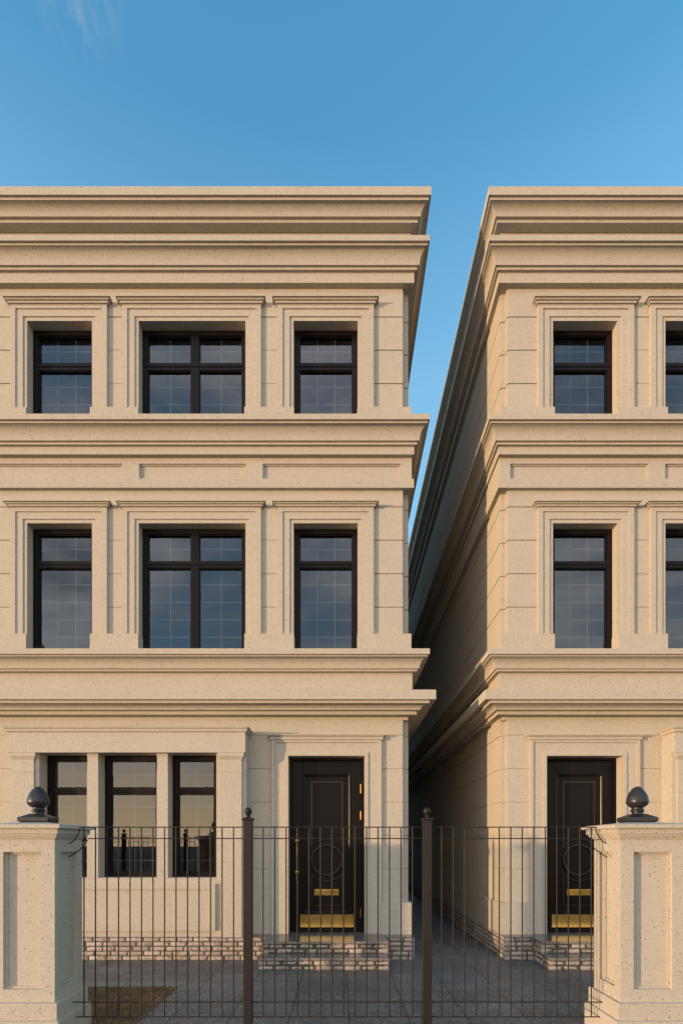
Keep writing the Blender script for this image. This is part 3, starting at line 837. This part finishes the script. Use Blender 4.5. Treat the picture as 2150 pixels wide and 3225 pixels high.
gl, gr = PG + 56.7, PL - 56.7
fence([[gl + 14 + 21.2 * k for k in range(3)], [-966 + 22 + 21.2 * k for k in range(12)], [-692 + 18 + 21.2 * k for k in range(3)]], [-966, -692], [(gl, 1), (gr, -1)],
      'matching dark bronze gate railings beyond the left pier, outside the photo', (gl + gr) / 2)

# ---------------------------------------------------------------- ground
def slab(name, u0, u1, d0, d1, v0, v1, mat, kind='structure'):
    o = MB().box(u0, u1, d0, d1, v0, v1).build(name, mat); tag(o, kind=kind); return o
slab('ground', -90000, 90000, -90000, 90000, GV - 60, GV - 1.2, M['street'])
GU = -402                        # edge of the grass patch
pv = MB()
pv.box(GU, 4200, -8000, FD + 80, GV - 20, GV); pv.box(-4200, GU, -8000, 330, GV - 20, GV)
tag(pv.build('paving', M['paving']), kind='structure')
kb = MB(); kb.box(-1200, GU + 14, 315, 337, GV - 10, GV + 1.4); kb.box(-1200, GU, 340, 362, GV - 10, GV + 1.4)
tag(kb.build('kerb', M['edging']), kind='structure')
tag(MB().box(-1200, GU, 362.2, FD + 80, GV - 20, GV - .2).build('soil', M['soil']), kind='structure')
gm = MB(); rg = random.Random(5)
for i in range(15000):
    u = rg.uniform(-760, GU - 2); d = rg.uniform(364, FD + 70)
    hgt = rg.uniform(3, 7.5); a = rg.uniform(0, math.pi); w_ = rg.uniform(.4, .8)
    lx, ly = rg.uniform(-6, 6), rg.uniform(-6, 6)
    b = len(gm.v); ca, sa = math.cos(a) * w_, math.sin(a) * w_
    gm.v += [(u - ca, d - sa, GV - .5), (u + ca, d + sa, GV - .5), (u + lx * .5 + ca * .6, d + ly * .5 + sa * .6, GV + hgt * .65), (u + lx, d + ly, GV + hgt)]
    gm.f += [(b, b + 1, b + 2), (b, b + 2, b + 3)]
tag(gm.build('grass', M['blade']), kind='stuff')

# ---------------------------------------------------------------- light
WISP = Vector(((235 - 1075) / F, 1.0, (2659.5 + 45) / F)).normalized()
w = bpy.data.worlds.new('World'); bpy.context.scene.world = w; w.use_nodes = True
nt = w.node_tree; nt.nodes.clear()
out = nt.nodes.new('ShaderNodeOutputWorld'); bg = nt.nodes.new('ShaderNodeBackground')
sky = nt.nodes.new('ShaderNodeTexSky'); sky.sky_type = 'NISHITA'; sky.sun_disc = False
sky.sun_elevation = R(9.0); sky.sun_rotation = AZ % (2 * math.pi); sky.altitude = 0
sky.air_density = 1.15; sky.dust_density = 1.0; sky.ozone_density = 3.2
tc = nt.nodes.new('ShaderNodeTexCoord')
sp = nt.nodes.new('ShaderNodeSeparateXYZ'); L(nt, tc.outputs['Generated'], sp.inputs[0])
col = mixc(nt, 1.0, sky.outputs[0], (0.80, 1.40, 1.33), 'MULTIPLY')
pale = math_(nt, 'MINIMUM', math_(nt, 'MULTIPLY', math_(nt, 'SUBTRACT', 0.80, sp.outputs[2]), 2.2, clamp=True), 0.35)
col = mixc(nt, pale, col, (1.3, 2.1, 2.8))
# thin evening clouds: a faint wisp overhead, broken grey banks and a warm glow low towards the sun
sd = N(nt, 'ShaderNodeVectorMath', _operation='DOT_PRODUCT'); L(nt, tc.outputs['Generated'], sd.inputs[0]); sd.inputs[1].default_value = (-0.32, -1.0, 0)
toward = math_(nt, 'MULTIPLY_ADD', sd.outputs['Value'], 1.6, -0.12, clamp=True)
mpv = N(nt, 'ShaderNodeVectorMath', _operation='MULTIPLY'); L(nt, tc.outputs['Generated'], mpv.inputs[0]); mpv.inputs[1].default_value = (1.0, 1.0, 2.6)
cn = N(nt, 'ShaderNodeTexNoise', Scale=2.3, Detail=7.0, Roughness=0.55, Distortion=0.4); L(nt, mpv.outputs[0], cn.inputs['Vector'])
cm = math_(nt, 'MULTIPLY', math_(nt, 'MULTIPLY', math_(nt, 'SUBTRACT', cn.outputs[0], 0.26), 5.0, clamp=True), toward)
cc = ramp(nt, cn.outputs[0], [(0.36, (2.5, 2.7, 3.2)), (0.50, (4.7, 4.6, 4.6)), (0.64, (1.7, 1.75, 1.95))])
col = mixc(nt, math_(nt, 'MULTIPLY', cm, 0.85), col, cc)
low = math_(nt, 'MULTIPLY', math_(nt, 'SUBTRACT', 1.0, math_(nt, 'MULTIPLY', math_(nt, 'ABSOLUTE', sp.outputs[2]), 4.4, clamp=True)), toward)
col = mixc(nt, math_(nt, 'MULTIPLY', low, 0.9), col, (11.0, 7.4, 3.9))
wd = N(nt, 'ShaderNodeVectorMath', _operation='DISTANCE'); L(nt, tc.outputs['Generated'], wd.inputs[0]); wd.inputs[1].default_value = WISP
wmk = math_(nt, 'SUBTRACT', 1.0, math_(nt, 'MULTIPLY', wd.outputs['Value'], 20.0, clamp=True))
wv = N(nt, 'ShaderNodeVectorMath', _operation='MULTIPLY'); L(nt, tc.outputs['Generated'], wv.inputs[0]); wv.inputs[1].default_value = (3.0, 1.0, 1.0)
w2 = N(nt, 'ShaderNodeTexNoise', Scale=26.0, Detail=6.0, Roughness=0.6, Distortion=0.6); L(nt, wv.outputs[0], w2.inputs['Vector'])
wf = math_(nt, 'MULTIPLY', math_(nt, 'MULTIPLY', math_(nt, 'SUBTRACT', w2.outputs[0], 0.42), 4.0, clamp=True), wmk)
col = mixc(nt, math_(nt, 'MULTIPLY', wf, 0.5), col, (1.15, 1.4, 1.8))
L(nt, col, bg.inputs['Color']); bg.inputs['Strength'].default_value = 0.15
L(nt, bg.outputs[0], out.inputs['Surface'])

sun = bpy.data.lights.new('sun', 'SUN'); so = bpy.data.objects.new('sun', sun); C.objects.link(so)
sun.energy = 2.0; sun.angle = R(0.8); sun.color = (1.0, 0.66, 0.36)
to_sun = Vector((math.sin(AZ) * math.cos(EL), math.cos(AZ) * math.cos(EL), math.sin(EL)))
so.rotation_euler = to_sun.to_track_quat('Z', 'Y').to_euler(); so.location = to_sun * 30

# ---------------------------------------------------------------- camera
cam = bpy.data.cameras.new('camera'); co = bpy.data.objects.new('camera', cam); C.objects.link(co)
cam.sensor_fit = 'VERTICAL'; cam.sensor_height = 36; cam.lens = F / 3225 * 36
cam.shift_y = (2659.5 - 1612.5) / 3225
cam.clip_end = 2000; cam.clip_start = 0.05
co.location = (0, -F / S, -GV / S); co.rotation_euler = (R(90), 0, 0)
sc = bpy.context.scene; sc.camera = co
sc.view_settings.view_transform = 'Standard'; sc.view_settings.look = 'None'; sc.view_settings.gamma = 1
sc.view_settings.exposure = 1.17
sc.cycles.max_bounces = 10; sc.cycles.diffuse_bounces = 5; sc.cycles.transparent_max_bounces = 12
sc.cycles.sample_clamp_indirect = 6
